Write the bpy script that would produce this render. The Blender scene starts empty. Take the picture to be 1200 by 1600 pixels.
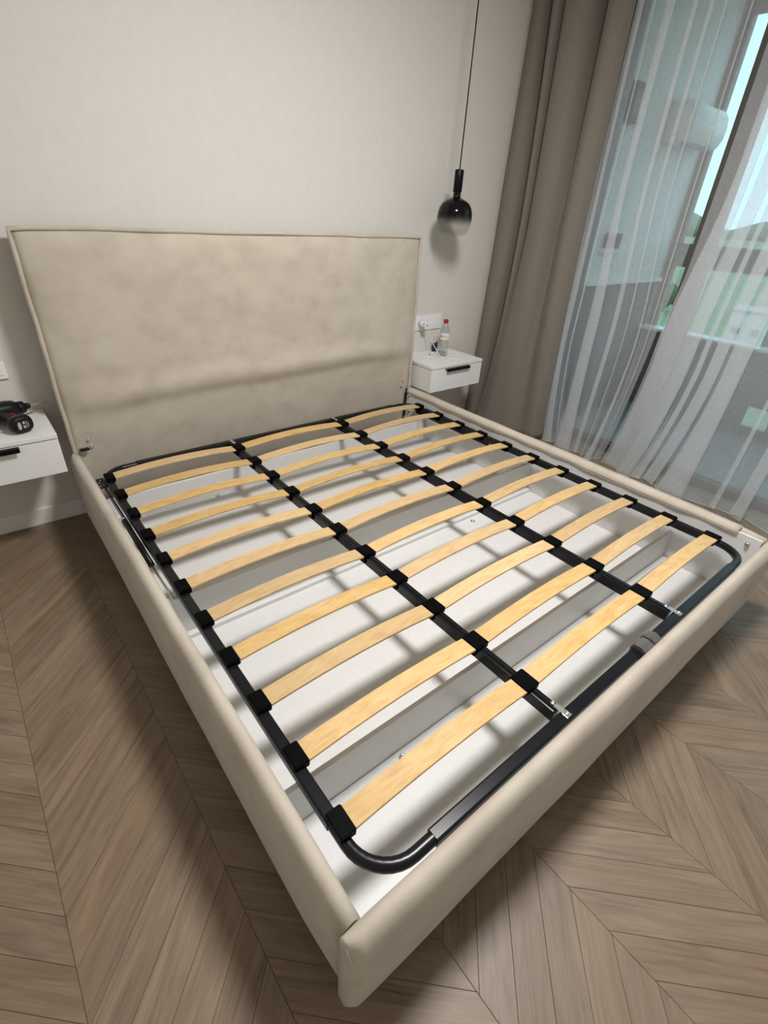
import bpy, bmesh, math, random
from mathutils import Vector, Matrix
random.seed(7)
S = bpy.context.scene
COL = S.collection

# ------------------------------------------------------------------ camera
cam_d = bpy.data.cameras.new('camera'); cam = bpy.data.objects.new('camera', cam_d); COL.objects.link(cam)
S.camera = cam
CAM = Vector((-1.18106, -2.14966, 1.36386))
YAW, PITCH, ROLL, FPX = math.radians(40.503), math.radians(31.539), math.radians(3.633), 769.27
_f = Vector((math.sin(YAW)*math.cos(PITCH), math.cos(YAW)*math.cos(PITCH), -math.sin(PITCH)))
_r = Vector((math.cos(YAW), -math.sin(YAW), 0)); _u = _r.cross(_f)
_r2 = math.cos(ROLL)*_r + math.sin(ROLL)*_u; _u2 = -math.sin(ROLL)*_r + math.cos(ROLL)*_u
cam.matrix_world = Matrix(((_r2.x, _u2.x, -_f.x, CAM.x), (_r2.y, _u2.y, -_f.y, CAM.y), (_r2.z, _u2.z, -_f.z, CAM.z), (0, 0, 0, 1)))
cam_d.sensor_fit = 'VERTICAL'; cam_d.sensor_height = 36.0; cam_d.lens = FPX/1600*36.0
cam_d.clip_start = 0.02; cam_d.clip_end = 20000

def pix(p):
    d = Vector(p) - CAM; z = d.dot(_f)
    if z < 0.05: return None
    return (600 + FPX*d.dot(_r2)/z, 800 - FPX*d.dot(_u2)/z)

# ------------------------------------------------------------------ world, lights, exposure
W = bpy.data.worlds.new('overcast_sky'); S.world = W; W.use_nodes = True
nt = W.node_tree; nt.nodes.clear()
o_ = nt.nodes.new('ShaderNodeOutputWorld'); b_ = nt.nodes.new('ShaderNodeBackground')
tc = nt.nodes.new('ShaderNodeTexCoord'); sx = nt.nodes.new('ShaderNodeSeparateXYZ'); cr = nt.nodes.new('ShaderNodeValToRGB')
nt.links.new(tc.outputs['Generated'], sx.inputs[0]); nt.links.new(sx.outputs['Z'], cr.inputs[0])
cr.color_ramp.elements[0].position = 0.0; cr.color_ramp.elements[0].color = (0.54, 0.80, 0.95, 1)
cr.color_ramp.elements[1].position = 0.6; cr.color_ramp.elements[1].color = (0.55, 0.86, 0.98, 1)
nt.links.new(cr.outputs[0], b_.inputs[0]); nt.links.new(b_.outputs[0], o_.inputs[0])
b_.inputs[1].default_value = 2.2

LAMP = (0.02, -1.49, 2.70)
ld = bpy.data.lights.new('ceiling_lamp_light_offscreen', 'AREA'); ld.shape = 'DISK'; ld.size = 0.46
ld.energy = 68; ld.color = (1.0, 0.97, 0.965)
lo = bpy.data.objects.new('ceiling_lamp_light_offscreen', ld); COL.objects.link(lo)
lo.location = (LAMP[0], LAMP[1], LAMP[2]-0.052)

vs = S.view_settings
vs.view_transform = 'Standard'; vs.look = 'None'; vs.exposure = 0.0; vs.gamma = 1.0; vs.use_curve_mapping = False

# ------------------------------------------------------------------ helpers
def tag(o, label=None, cat=None, group=None, kind=None):
    if label: o['label'] = label
    if cat: o['category'] = cat
    if group: o['group'] = group
    if kind: o['kind'] = kind
    return o
def link(name, me, mat=None, parent=None, smooth=False):
    o = bpy.data.objects.new(name, me); COL.objects.link(o)
    if mat and not me.materials: me.materials.append(mat)
    if smooth:
        for p in me.polygons: p.use_smooth = True
    if parent:
        o.parent = parent
    return o
def mesh(name, v, f, mat=None, parent=None, smooth=False):
    me = bpy.data.meshes.new(name); me.from_pydata([tuple(p) for p in v], [], f); me.update()
    bm = bmesh.new(); bm.from_mesh(me); bmesh.ops.recalc_face_normals(bm, faces=bm.faces); bm.to_mesh(me); bm.free()
    return link(name, me, mat, parent, smooth)
def sheet(name, v, f, mat, parent=None, smooth=True):
    me = bpy.data.meshes.new(name); me.from_pydata([tuple(p) for p in v], [], f); me.update()
    return link(name, me, mat, parent, smooth)
def empty(name, loc=(0, 0, 0), rz=0):
    o = bpy.data.objects.new(name, None); COL.objects.link(o); o.location = loc; o.rotation_euler[2] = rz
    o.empty_display_size = 0.1
    return o
def box(name, lo, hi, mat, parent=None, bev=0.0, seg=2):
    """box between two corners; the object's own coordinates are its parent's"""
    bm = bmesh.new(); bmesh.ops.create_cube(bm, size=1)
    for v in bm.verts:
        v.co = Vector([lo[i] + (v.co[i]+0.5)*(hi[i]-lo[i]) for i in range(3)])
    if bev > 0: bmesh.ops.bevel(bm, geom=bm.edges[:], offset=bev, segments=seg, profile=0.6, affect='EDGES')
    me = bpy.data.meshes.new(name); bm.to_mesh(me); bm.free()
    return link(name, me, mat, parent, False)
def loft(name, rings, mat, parent=None, closed=True, caps=True, loop=False, smooth=True):
    n = len(rings[0]); v = [p for r in rings for p in r]; f = []
    m = len(rings)
    for i in range(m if loop else m-1):
        j = (i+1) % m
        for k in range(n if closed else n-1):
            l = (k+1) % n
            f.append((i*n+k, i*n+l, j*n+l, j*n+k))
    if caps and closed and not loop:
        f.append(tuple(range(n))); f.append(tuple((m-1)*n+k for k in range(n)))
    o = mesh(name, v, f, mat, parent, smooth)
    return o
def lathe(name, prof, mat, parent=None, n=32, c=(0, 0, 0), axis='z'):
    rings = []
    for r, h in prof:
        ring = []
        for k in range(n):
            a = 2*math.pi*k/n
            p = (r*math.cos(a), r*math.sin(a), h)
            if axis == 'x': p = (h, p[0], p[1])
            if axis == 'y': p = (p[0], h, p[1])
            ring.append((c[0]+p[0], c[1]+p[1], c[2]+p[2]))
        rings.append(ring)
    return loft(name, rings, mat, parent)
def tube(name, pts, r, mat, parent=None, n=10, loop=False, rad=None):
    pts = [Vector(p) for p in pts]; m = len(pts); rings = []
    t0 = (pts[1]-pts[0]).normalized(); up = Vector((0, 0, 1))
    if abs(t0.z) > 0.9: up = Vector((0, 1, 0))
    nrm = (up - up.dot(t0)*t0).normalized()
    for i in range(m):
        if loop: t = (pts[(i+1) % m]-pts[i-1]).normalized()
        else: t = (pts[min(i+1, m-1)]-pts[max(i-1, 0)]).normalized()
        nrm = (nrm - nrm.dot(t)*t).normalized(); b = t.cross(nrm)
        rr = rad[i] if rad else r
        rings.append([pts[i] + rr*(math.cos(2*math.pi*k/n)*nrm + math.sin(2*math.pi*k/n)*b) for k in range(n)])
    return loft(name, rings, mat, parent, loop=loop)
def smoothpath(P, k=8):
    P = [Vector(p) for p in P]; out = []
    for i in range(len(P)-1):
        p0 = P[max(i-1, 0)]; p1 = P[i]; p2 = P[i+1]; p3 = P[min(i+2, len(P)-1)]
        for j in range(k):
            t = j/k
            out.append(0.5*((2*p1)+(p2-p0)*t+(2*p0-5*p1+4*p2-p3)*t*t+(3*p1-p0-3*p2+p3)*t**3))
    out.append(P[-1]); return out
def screw(name, c, r, h, mat, parent, axis='z'):
    return lathe(name, [(r*0.98, 0), (r, h*0.3), (r*0.85, h*0.8), (r*0.45, h), (r*0.38, h*0.55), (0.0005, h*0.5)], mat, parent, 12, c, axis)

# ------------------------------------------------------------------ materials
def mat(name, col, rough=0.5, metal=0.0, spec=0.5, var=0.0, vscale=8.0, bump=0.0, bscale=200.0, sheen=0.0, stretch=None, col2=None, detail=4.0):
    m = bpy.data.materials.new(name); m.use_nodes = True
    N = m.node_tree.nodes; L = m.node_tree.links; p = N['Principled BSDF']
    p.inputs['Base Color'].default_value = (*col, 1); p.inputs['Roughness'].default_value = rough
    p.inputs['Metallic'].default_value = metal; p.inputs['Specular IOR Level'].default_value = spec
    if sheen:
        p.inputs['Sheen Weight'].default_value = sheen; p.inputs['Sheen Roughness'].default_value = 0.45
    geo = None
    if var or bump:
        geo = N.new('ShaderNodeNewGeometry'); mp = N.new('ShaderNodeMapping'); L.new(geo.outputs['Position'], mp.inputs[0])
        if stretch: mp.inputs['Scale'].default_value = stretch
    if var:
        nz = N.new('ShaderNodeTexNoise'); nz.inputs['Scale'].default_value = vscale; nz.inputs['Detail'].default_value = detail
        L.new(mp.outputs[0], nz.inputs['Vector'])
        rp = N.new('ShaderNodeValToRGB'); rp.color_ramp.elements[0].position = 0.3; rp.color_ramp.elements[1].position = 0.72
        c2 = col2 or tuple(c*(1-var) for c in col)
        rp.color_ramp.elements[0].color = (*c2, 1); rp.color_ramp.elements[1].color = (*col, 1)
        L.new(nz.outputs['Fac'], rp.inputs[0]); L.new(rp.outputs[0], p.inputs['Base Color'])
    if bump:
        nb = N.new('ShaderNodeTexNoise'); nb.inputs['Scale'].default_value = bscale; nb.inputs['Detail'].default_value = 3
        L.new(mp.outputs[0], nb.inputs['Vector'])
        bp = N.new('ShaderNodeBump'); bp.inputs['Strength'].default_value = bump; bp.inputs['Distance'].default_value = 0.002
        L.new(nb.outputs['Fac'], bp.inputs['Height']); L.new(bp.outputs[0], p.inputs['Normal'])
    return m
M = {}
M['wall'] = mat('wallpaper', (0.70, 0.675, 0.625), 0.9, var=0.04, vscale=30, bump=0.12, bscale=260, spec=0.2, stretch=(1, 1, 0.6))
M['ceil'] = mat('ceiling_paint', (0.80, 0.78, 0.74), 0.9, spec=0.2)
M['base'] = mat('skirting_paint', (0.80, 0.79, 0.77), 0.45)
M['white'] = mat('white_laminate', (0.80, 0.80, 0.78), 0.35, var=0.03, vscale=60)
M['bedwhite'] = mat('white_chipboard', (0.70, 0.70, 0.685), 0.42, var=0.04, vscale=40, bump=0.05, bscale=500)
M['black'] = mat('black_plastic', (0.004, 0.004, 0.005), 0.35, var=0.2, vscale=90, spec=0.2)
M['capmat'] = mat('black_rubber', (0.003, 0.003, 0.0035), 0.45, bump=0.05, bscale=400, spec=0.03)
M['steel'] = mat('black_painted_steel', (0.008, 0.009, 0.0105), 0.24, spec=0.25, var=0.15, vscale=50)
M['zinc'] = mat('zinc_screw', (0.62, 0.61, 0.58), 0.28, metal=1.0)
M['drape'] = mat('drape_cloth', (0.215, 0.192, 0.162), 0.85, var=0.08, vscale=60, bump=0.35, bscale=420, spec=0.2, sheen=0.15)
M['plastic'] = mat('white_plastic', (0.84, 0.84, 0.84), 0.3)
M['grey'] = mat('grey_felt', (0.13, 0.125, 0.12), 0.95, var=0.25, vscale=120, bump=0.5, bscale=500)
M['balcony'] = mat('balcony_plaster', (0.76, 0.77, 0.775), 0.9, var=0.06, vscale=9)
M['dado'] = mat('balcony_panel', (0.085, 0.085, 0.09), 0.8, var=0.1, vscale=12)
M['alu'] = mat('brown_window_profile', (0.085, 0.072, 0.064), 0.45, var=0.06, vscale=20)
M['tile'] = mat('balcony_tile', (0.33, 0.34, 0.36), 0.6, var=0.15, vscale=15)
M['subfloor'] = mat('dark_joint', (0.09, 0.066, 0.05), 0.9)
M['red'] = mat('red_cap', (0.36, 0.012, 0.02), 0.4)
M['navy'] = mat('navy_foil', (0.02, 0.018, 0.06), 0.4, var=0.4, vscale=80)
M['label'] = mat('paper_label', (0.80, 0.79, 0.78), 0.5)
M['redprint'] = mat('red_print', (0.45, 0.03, 0.04), 0.5)
M['darkprint'] = mat('grey_print', (0.20, 0.20, 0.24), 0.5)
M['drillblack'] = mat('drill_rubber', (0.007, 0.0065, 0.007), 0.42, var=0.2, vscale=120, spec=0.25)
M['drillred'] = mat('drill_red', (0.22, 0.01, 0.018), 0.4)
M['drillband'] = mat('drill_dark_red', (0.05, 0.008, 0.010), 0.4)
M['drillgrey'] = mat('drill_print', (0.42, 0.38, 0.34), 0.5)

def velvet(name, a, b, c):
    m = bpy.data.materials.new(name); m.use_nodes = True
    N = m.node_tree.nodes; L = m.node_tree.links; p = N['Principled BSDF']
    p.inputs['Roughness'].default_value = 0.8; p.inputs['Specular IOR Level'].default_value = 0.2
    p.inputs['Sheen Weight'].default_value = 0.25; p.inputs['Sheen Roughness'].default_value = 0.4
    g = N.new('ShaderNodeNewGeometry')
    n1 = N.new('ShaderNodeTexNoise'); n1.inputs['Scale'].default_value = 3.0; n1.inputs['Detail'].default_value = 8; n1.inputs['Roughness'].default_value = 0.62; n1.inputs['Distortion'].default_value = 1.2
    L.new(g.outputs['Position'], n1.inputs['Vector'])
    mp = N.new('ShaderNodeMapping'); mp.inputs['Scale'].default_value = (6, 6, 9); mp.inputs['Rotation'].default_value = (0, 0.7, 0); L.new(g.outputs['Position'], mp.inputs[0])
    n2 = N.new('ShaderNodeTexNoise'); n2.inputs['Scale'].default_value = 1.6; n2.inputs['Detail'].default_value = 5; L.new(mp.outputs[0], n2.inputs['Vector'])
    mx = N.new('ShaderNodeMath'); mx.operation = 'MULTIPLY_ADD'; mx.inputs[1].default_value = 0.45
    L.new(n2.outputs['Fac'], mx.inputs[0]); 
    m2 = N.new('ShaderNodeMath'); m2.operation = 'MULTIPLY'; m2.inputs[1].default_value = 0.6; L.new(n1.outputs['Fac'], m2.inputs[0]); L.new(m2.outputs[0], mx.inputs[2])
    r = N.new('ShaderNodeValToRGB'); e = r.color_ramp.elements
    e[0].position = 0.38; e[0].color = (*a, 1); e[1].position = 0.66; e[1].color = (*c, 1)
    x = e.new(0.52); x.color = (*b, 1)
    L.new(mx.outputs[0], r.inputs[0]); L.new(r.outputs[0], p.inputs['Base Color'])
    n3 = N.new('ShaderNodeTexNoise'); n3.inputs['Scale'].default_value = 350; L.new(g.outputs['Position'], n3.inputs['Vector'])
    bp = N.new('ShaderNodeBump'); bp.inputs['Strength'].default_value = 0.25; bp.inputs['Distance'].default_value = 0.001
    L.new(n3.outputs['Fac'], bp.inputs['Height']); L.new(bp.outputs[0], p.inputs['Normal'])
    return m
M['velvet'] = velvet('beige_velvet', (0.445, 0.394, 0.323), (0.505, 0.452, 0.375), (0.545, 0.494, 0.414))

def wood_grain(name, ramp, rough, scale_along, scale_across, axis_rot=0.0, tint=0.12, bump=0.1):
    """wood whose grain runs along +X turned by axis_rot about Z; tint varies from piece to piece"""
    m = bpy.data.materials.new(name); m.use_nodes = True
    N = m.node_tree.nodes; L = m.node_tree.links; p = N['Principled BSDF']
    p.inputs['Roughness'].default_value = rough
    g = N.new('ShaderNodeNewGeometry'); oi = N.new('ShaderNodeObjectInfo')
    ad = N.new('ShaderNodeMath'); ad.operation = 'ADD'; L.new(oi.outputs['Random'], ad.inputs[0]); L.new(g.outputs['Random Per Island'], ad.inputs[1])
    fr = N.new('ShaderNodeMath'); fr.operation = 'FRACT'; L.new(ad.outputs[0], fr.inputs[0])
    rot = N.new('ShaderNodeVectorRotate'); rot.rotation_type = 'Z_AXIS'; rot.inputs['Angle'].default_value = -axis_rot
    L.new(g.outputs['Position'], rot.inputs['Vector'])
    off = N.new('ShaderNodeVectorMath'); off.operation = 'ADD'; L.new(rot.outputs[0], off.inputs[0])
    sc = N.new('ShaderNodeVectorMath'); sc.operation = 'SCALE'; sc.inputs[0].default_value = (17.3, 9.1, 23.7); L.new(fr.outputs[0], sc.inputs['Scale'])
    L.new(sc.outputs[0], off.inputs[1])
    mp = N.new('ShaderNodeMapping'); mp.inputs['Scale'].default_value = (scale_along, scale_across, scale_across*0.4); L.new(off.outputs[0], mp.inputs[0])
    n1 = N.new('ShaderNodeTexNoise'); n1.inputs['Scale'].default_value = 1.0; n1.inputs['Detail'].default_value = 7; n1.inputs['Roughness'].default_value = 0.6; n1.inputs['Distortion'].default_value = 1.6
    L.new(mp.outputs[0], n1.inputs['Vector'])
    mp2 = N.new('ShaderNodeMapping'); mp2.inputs['Scale'].default_value = (scale_along*1.6, scale_across*9, scale_across); L.new(off.outputs[0], mp2.inputs[0])
    n2 = N.new('ShaderNodeTexNoise'); n2.inputs['Scale'].default_value = 1.0; n2.inputs['Detail'].default_value = 4; L.new(mp2.outputs[0], n2.inputs['Vector'])
    a = N.new('ShaderNodeMath'); a.operation = 'MULTIPLY'; a.inputs[1].default_value = 0.68; L.new(n1.outputs['Fac'], a.inputs[0])
    b = N.new('ShaderNodeMath'); b.operation = 'MULTIPLY_ADD'; b.inputs[1].default_value = 0.32; L.new(n2.outputs['Fac'], b.inputs[0]); L.new(a.outputs[0], b.inputs[2])
    r = N.new('ShaderNodeValToRGB'); els = r.color_ramp.elements
    els[0].position = ramp[0][0]; els[0].color = (*ramp[0][1], 1); els[1].position = ramp[-1][0]; els[1].color = (*ramp[-1][1], 1)
    for q in ramp[1:-1]:
        e = els.new(q[0]); e.color = (*q[1], 1)
    L.new(b.outputs[0], r.inputs[0])
    hs = N.new('ShaderNodeHueSaturation')
    mr = N.new('ShaderNodeMapRange'); mr.inputs['To Min'].default_value = 1-tint; mr.inputs['To Max'].default_value = 1+tint
    L.new(fr.outputs[0], mr.inputs['Value']); L.new(mr.outputs[0], hs.inputs['Value'])
    m3 = N.new('ShaderNodeMath'); m3.operation = 'MULTIPLY'; m3.inputs[1].default_value = 7.13; L.new(fr.outputs[0], m3.inputs[0])
    f3 = N.new('ShaderNodeMath'); f3.operation = 'FRACT'; L.new(m3.outputs[0], f3.inputs[0])
    mr2 = N.new('ShaderNodeMapRange'); mr2.inputs['To Min'].default_value = 1-tint*0.9; mr2.inputs['To Max'].default_value = 1+tint*0.9
    L.new(f3.outputs[0], mr2.inputs['Value']); L.new(mr2.outputs[0], hs.inputs['Saturation'])
    L.new(r.outputs[0], hs.inputs['Color']); L.new(hs.outputs[0], p.inputs['Base Color'])
    bp = N.new('ShaderNodeBump'); bp.inputs['Strength'].default_value = bump; bp.inputs['Distance'].default_value = 0.001
    L.new(n2.outputs['Fac'], bp.inputs['Height']); L.new(bp.outputs[0], p.inputs['Normal'])
    return m
oak = [(0.29, (0.098, 0.066, 0.041)), (0.40, (0.165, 0.117, 0.075)), (0.53, (0.212, 0.153, 0.101)), (0.72, (0.272, 0.203, 0.140))]
M['oak_up'] = wood_grain('oak_plank_rising', oak, 0.46, 3.0, 26.0, math.radians(45), 0.085)
M['oak_down'] = wood_grain('oak_plank_falling', oak, 0.46, 3.0, 26.0, math.radians(-45), 0.085)
birch = [(0.28, (0.49, 0.29, 0.11)), (0.5, (0.62, 0.42, 0.185)), (0.72, (0.70, 0.52, 0.27))]
M['birch'] = wood_grain('birch_ply', birch, 0.55, 9.0, 34.0, 0.0, 0.10, 0.05)

def clear_mat(name, tint=(1, 1, 1), gloss=0.06, rough=0.02):
    m = bpy.data.materials.new(name); m.use_nodes = True
    N = m.node_tree.nodes; L = m.node_tree.links; N.clear()
    out = N.new('ShaderNodeOutputMaterial'); t = N.new('ShaderNodeBsdfTransparent'); t.inputs[0].default_value = (*tint, 1)
    g = N.new('ShaderNodeBsdfGlossy'); g.inputs['Roughness'].default_value = rough
    mx = N.new('ShaderNodeMixShader'); mx.inputs[0].default_value = gloss
    L.new(t.outputs[0], mx.inputs[1]); L.new(g.outputs[0], mx.inputs[2]); L.new(mx.outputs[0], out.inputs[0])
    return m
M['glass'] = clear_mat('window_glass', (0.93, 0.97, 0.97), 0.06)
M['pet'] = clear_mat('clear_bottle', (0.88, 0.90, 0.90), 0.10, 0.05)

def tulle_mat():
    m = bpy.data.materials.new('sheer_tulle'); m.use_nodes = True
    N = m.node_tree.nodes; L = m.node_tree.links; N.clear()
    out = N.new('ShaderNodeOutputMaterial'); t = N.new('ShaderNodeBsdfTransparent')
    d = N.new('ShaderNodeBsdfDiffuse'); d.inputs[0].default_value = (0.93, 0.93, 0.94, 1)
    tr = N.new('ShaderNodeBsdfTranslucent'); tr.inputs[0].default_value = (0.93, 0.94, 0.96, 1)
    a = N.new('ShaderNodeMixShader'); a.inputs[0].default_value = 0.38
    L.new(d.outputs[0], a.inputs[1]); L.new(tr.outputs[0], a.inputs[2])
    g = N.new('ShaderNodeNewGeometry'); nz = N.new('ShaderNodeTexNoise'); nz.inputs['Scale'].default_value = 55; nz.inputs['Detail'].default_value = 4
    nz.inputs['Distortion'].default_value = 1.5
    L.new(g.outputs['Position'], nz.inputs['Vector'])
    mr = N.new('ShaderNodeMapRange'); mr.inputs['From Min'].default_value = 0.3; mr.inputs['From Max'].default_value = 0.7
    mr.inputs['To Min'].default_value = 0.29; mr.inputs['To Max'].default_value = 0.345; L.new(nz.outputs['Fac'], mr.inputs['Value'])
    mx = N.new('ShaderNodeMixShader'); L.new(mr.outputs[0], mx.inputs[0]); L.new(t.outputs[0], mx.inputs[1]); L.new(a.outputs[0], mx.inputs[2])
    L.new(mx.outputs[0], out.inputs[0]); return m
M['tulle'] = tulle_mat()
def hem_mat():
    m = mat('tulle_hem', (0.75, 0.75, 0.76), 0.8); return m
M['hem'] = hem_mat()

# ------------------------------------------------------------------ room shell
WY = 0.37       # headboard wall
XL, YF, ZC = -2.05, -3.1, 2.75
XW = 2.06       # window wall, room side
def struct(o): o['kind'] = 'structure'; return o
struct(box('wall_back', (XL, WY, -0.02), (2.2, WY+0.15, ZC), M['wall']))
struct(box('wall_left', (XL-0.15, YF, -0.02), (XL, WY+0.15, ZC), M['wall']))
struct(box('wall_front', (XL, YF-0.15, -0.02), (2.2, YF, ZC), M['wall']))
struct(box('ceiling', (XL-0.15, YF-0.15, ZC), (2.2, WY+0.15, ZC+0.12), M['ceil']))
wr = struct(box('wall_right', (XW, -0.10, -0.02), (XW+0.14, WY, ZC), M['wall']))
box('pier', (XW, YF, -0.02), (XW+0.14, -2.95, ZC), M['wall'], wr)
box('lintel', (XW, -2.95, 2.55), (XW+0.14, -0.10, ZC), M['wall'], wr)
struct(box('baseboard_back', (XL, WY-0.014, 0.0), (XW, WY, 0.08), M['base'], bev=0.003))
struct(box('baseboard_left', (XL, YF, 0.0), (XL+0.014, WY-0.014, 0.08), M['base'], bev=0.003))

# chevron floor: every plank its own piece
floor = struct(box('floor', (XL, YF, -0.06), (2.2, WY, -0.011), M['subfloor']))
CW, PP, SX0, SY0 = 0.3155, 0.1075, -1.388, -1.514
def plank_mesh(up):
    s = 1 if up else -1
    w, p, g, b = CW, PP, 0.0003, 0.0007
    yo = 0 if up else w
    def ring(i, z):
        sh = lambda x: yo + s*x
        x0, x1 = g+i, w-g-i
        k = (g+i)*1.15
        return [(x0, sh(x0)+k, z), (x1, sh(x1)+k, z), (x1, sh(x1)+p-k, z), (x0, sh(x0)+p-k, z)]
    v = ring(0, -0.010)+ring(0, -b)+ring(b, 0.0)
    f = []
    for r in range(2):
        for k in range(4):
            l = (k+1) % 4; f.append((r*4+k, r*4+l, r*4+4+l, r*4+4+k))
    f.append((8, 9, 10, 11)); f.append((3, 2, 1, 0))
    return v, f
PM = {}
for up in (True, False):
    v, f = plank_mesh(up); me = bpy.data.meshes.new('plank'); me.from_pydata(v, [], f); me.update()
    me.materials.append(M['oak_up'] if up else M['oak_down']); PM[up] = (me, v, f)
seen, rest = [], {True: [], False: []}
c0 = math.floor((XL-SX0)/CW); c1 = math.ceil((2.2-SX0)/CW)
for c in range(c0, c1):
    up = (c % 2 == 0); x = SX0+c*CW
    base = SY0 if up else SY0-CW
    k0 = math.floor((YF-base)/PP)-4; k1 = math.ceil((WY-base)/PP)+1
    for k in range(k0, k1):
        y = base+k*PP
        ys = (y, y+CW+PP)
        if x < XL-0.001 or x+CW > 2.2 or ys[0] < YF or ys[1] > WY+0.28: continue
        cx, cy = x+CW/2, y+(CW+PP)/2
        q = pix((cx, cy, 0)); d = 1e9
        vis = False
        for (px_, py_) in ((x, cy), (x+CW, cy), (cx, cy), (cx, cy-0.1), (cx, cy+0.1), (x+0.02, y+(PP/2 if up else CW+PP/2)), (x+CW-0.02, y+(CW+PP/2 if up else PP/2))):
            qq = pix((px_, py_, 0))
            if not qq or not (-10 < qq[0] < 1210 and -10 < qq[1] < 1610): continue
            if -0.93 < px_ < 0.98 and -1.86 < py_ < 0.4: continue
            if 0.9 < px_ < 1.35 and py_ > -1.6: continue      # hidden by the far side rail
            if px_ > 2.05: continue
            vis = True; d = min(d, (Vector((px_, py_, 0))-CAM).length)
        if vis: seen.append((d, x, y, up))
        else: rest[up].append((x, y))
seen.sort()
for d, x, y, up in seen[300:]: rest[up].append((x, y))
for d, x, y, up in seen[:300]:
    o = link('plank', PM[up][0], None, floor); o.location = (x, y, 0)
for up in (True, False):
    V, F = [], []
    for x, y in rest[up]:
        n = len(V); V += [(a+x, b+y, c) for a, b, c in PM[up][1]]; F += [tuple(i+n for i in f) for f in PM[up][2]]
    me = bpy.data.meshes.new('hidden_planks'); me.from_pydata(V, [], F); me.update()
    o = link('planking', me, M['oak_up' if up else 'oak_down'], floor); o['kind'] = 'stuff'

# ------------------------------------------------------------------ bed
bed = tag(empty('bed_frame', (0, 0, 0)), 'double bed frame upholstered in beige velvet, mattress removed, open white storage base', 'bed')
prof = [(0.0, 0.062), (0.0, 0.20), (0.0, 0.345), (0.003, 0.366), (0.010, 0.379), (0.020, 0.385), (0.030, 0.382), (0.038, 0.372), (0.044, 0.355), (0.047, 0.335), (0.0475, 0.30), (0.0465, 0.25), (0.045, 0.19), (0.043, 0.13), (0.040, 0.085), (0.034, 0.066), (0.026, 0.060)]
def wob(t, a, s): return a*(math.sin(t*5.1+s)+0.6*math.sin(t*11.7+2.1*s)+0.35*math.sin(t*23.0+s*3.3))
def side(sgn):
    rings = []
    ys = [0.195 - i*(0.195+1.888)/44 for i in range(45)]
    for i, y in enumerate(ys):
        r = []
        e = 1.0
        if i > 41: e = 1 - 0.10*(i-41)**1.5/5
        for u, z in prof:
            top = max(0, (z-0.3)/0.085)
            uu = u*(1+0.03*wob(y, 0.5, 1.3+sgn)) * e
            zz = z + top*wob(y, 0.0014, 0.4*sgn)
            if i > 41: zz = 0.06+(zz-0.06)*(1-0.012*(i-41)) + (0.010*(i-41) if z < 0.1 else 0)
            r.append((sgn*(0.951+uu), y, zz))
        rings.append(r)
    return loft('side_rail', rings, M['velvet'], bed)
side(-1); side(1)
rings = []
for i in range(81):
    t = i/80; t = t-0.135*math.sin(2*math.pi*t); x = -0.997+1.994*t; e = 1.0
    dd = min(t, 1-t)*1.994
    if dd < 0.022: e = 0.66+0.34*math.sin(math.pi/2*dd/0.022)
    r = []
    for u, z in prof:
        uu = u*e*(1+0.04*wob(x, 0.5, 2.2)); zz = z + max(0, (z-0.3)/0.085)*wob(x, 0.0014, 3.0)
        zz = zz - 0.010*math.exp(-dd/0.018)*(1 if z > 0.3 else 0) + (0.020*math.exp(-dd/0.035) if z < 0.1 else 0)
        r.append((x, -1.889-uu, zz))
    rings.append(r)
loft('foot_rail', rings, M['velvet'], bed)
# folded fabric tuck on the foot rail's end
tube('corner_fold', smoothpath([(-0.9955, -1.899, 0.368), (-0.9965, -1.909, 0.363), (-0.9965, -1.917, 0.350), (-0.994, -1.922, 0.336)], 4), 0.0034, M['velvet'], bed, 8)

# headboard: padded front grid, real thickness
hx, hy0, hy1, hz0, hz1 = 0.965, 0.200, 0.325, 0.06, 1.237
NX, NZ = 72, 110
def hfront(x, z):
    ex = 1-abs(x/hx)**10; ez = 1-abs((z-0.65)/0.59)**12
    b = 0.030*max(0, ex)**0.8*max(0, ez)**0.8
    cz = 0.588+0.014*math.sin(x*2.2+0.6)-0.006*math.sin(x*6+1)
    low = 1/(1+math.exp((z-cz)/0.012))
    b -= low*(0.014+0.16*max(0, cz-z))*max(0, ex)**0.5
    b += 0.016*math.exp(-((z-cz-0.05)/0.05)**2)*max(0, ex)*(0.75+0.25*math.sin(3*x+1))
    b += 0.0025*math.sin(x*9+z*4)*max(0, ex)*max(0, ez)*0.6
    return hy0-b
V, F = [], []
for j in range(NZ+1):
    for i in range(NX+1):
        x = -hx+2*hx*i/NX; z = hz0+(hz1-hz0)*j/NZ
        zt = z + (0.001*math.sin(x*7)+0.0008*math.sin(x*17+1) if j == NZ else 0)
        V.append((x, hfront(x, z), zt))
for j in range(NZ):
    for i in range(NX):
        a = j*(NX+1)+i; F.append((a, a+1, a+NX+2, a+NX+1))
border = [i for i in range(NX+1)] + [j*(NX+1)+NX for j in range(1, NZ+1)] + [NZ*(NX+1)+i for i in range(NX-1, -1, -1)] + [j*(NX+1) for j in range(NZ-1, 0, -1)]
n0 = len(V)
for b in border: V.append((V[b][0]*1.003, 0.5*(hy0+hy1), V[b][2]+(0.003 if V[b][2] > 1.2 else 0)))
n1 = len(V)
for b in border: V.append((V[b][0]*0.997, hy1, V[b][2]-(0.004 if V[b][2] > 1.2 else 0)))
nb = len(border)
for k in range(nb):
    l = (k+1) % nb
    F.append((border[k], border[l], n0+l, n0+k)); F.append((n0+k, n0+l, n1+l, n1+k))
F.append(tuple(n1+k for k in range(nb)))
hb = mesh('headboard', V, F, M['velvet'], bed, True)
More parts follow.
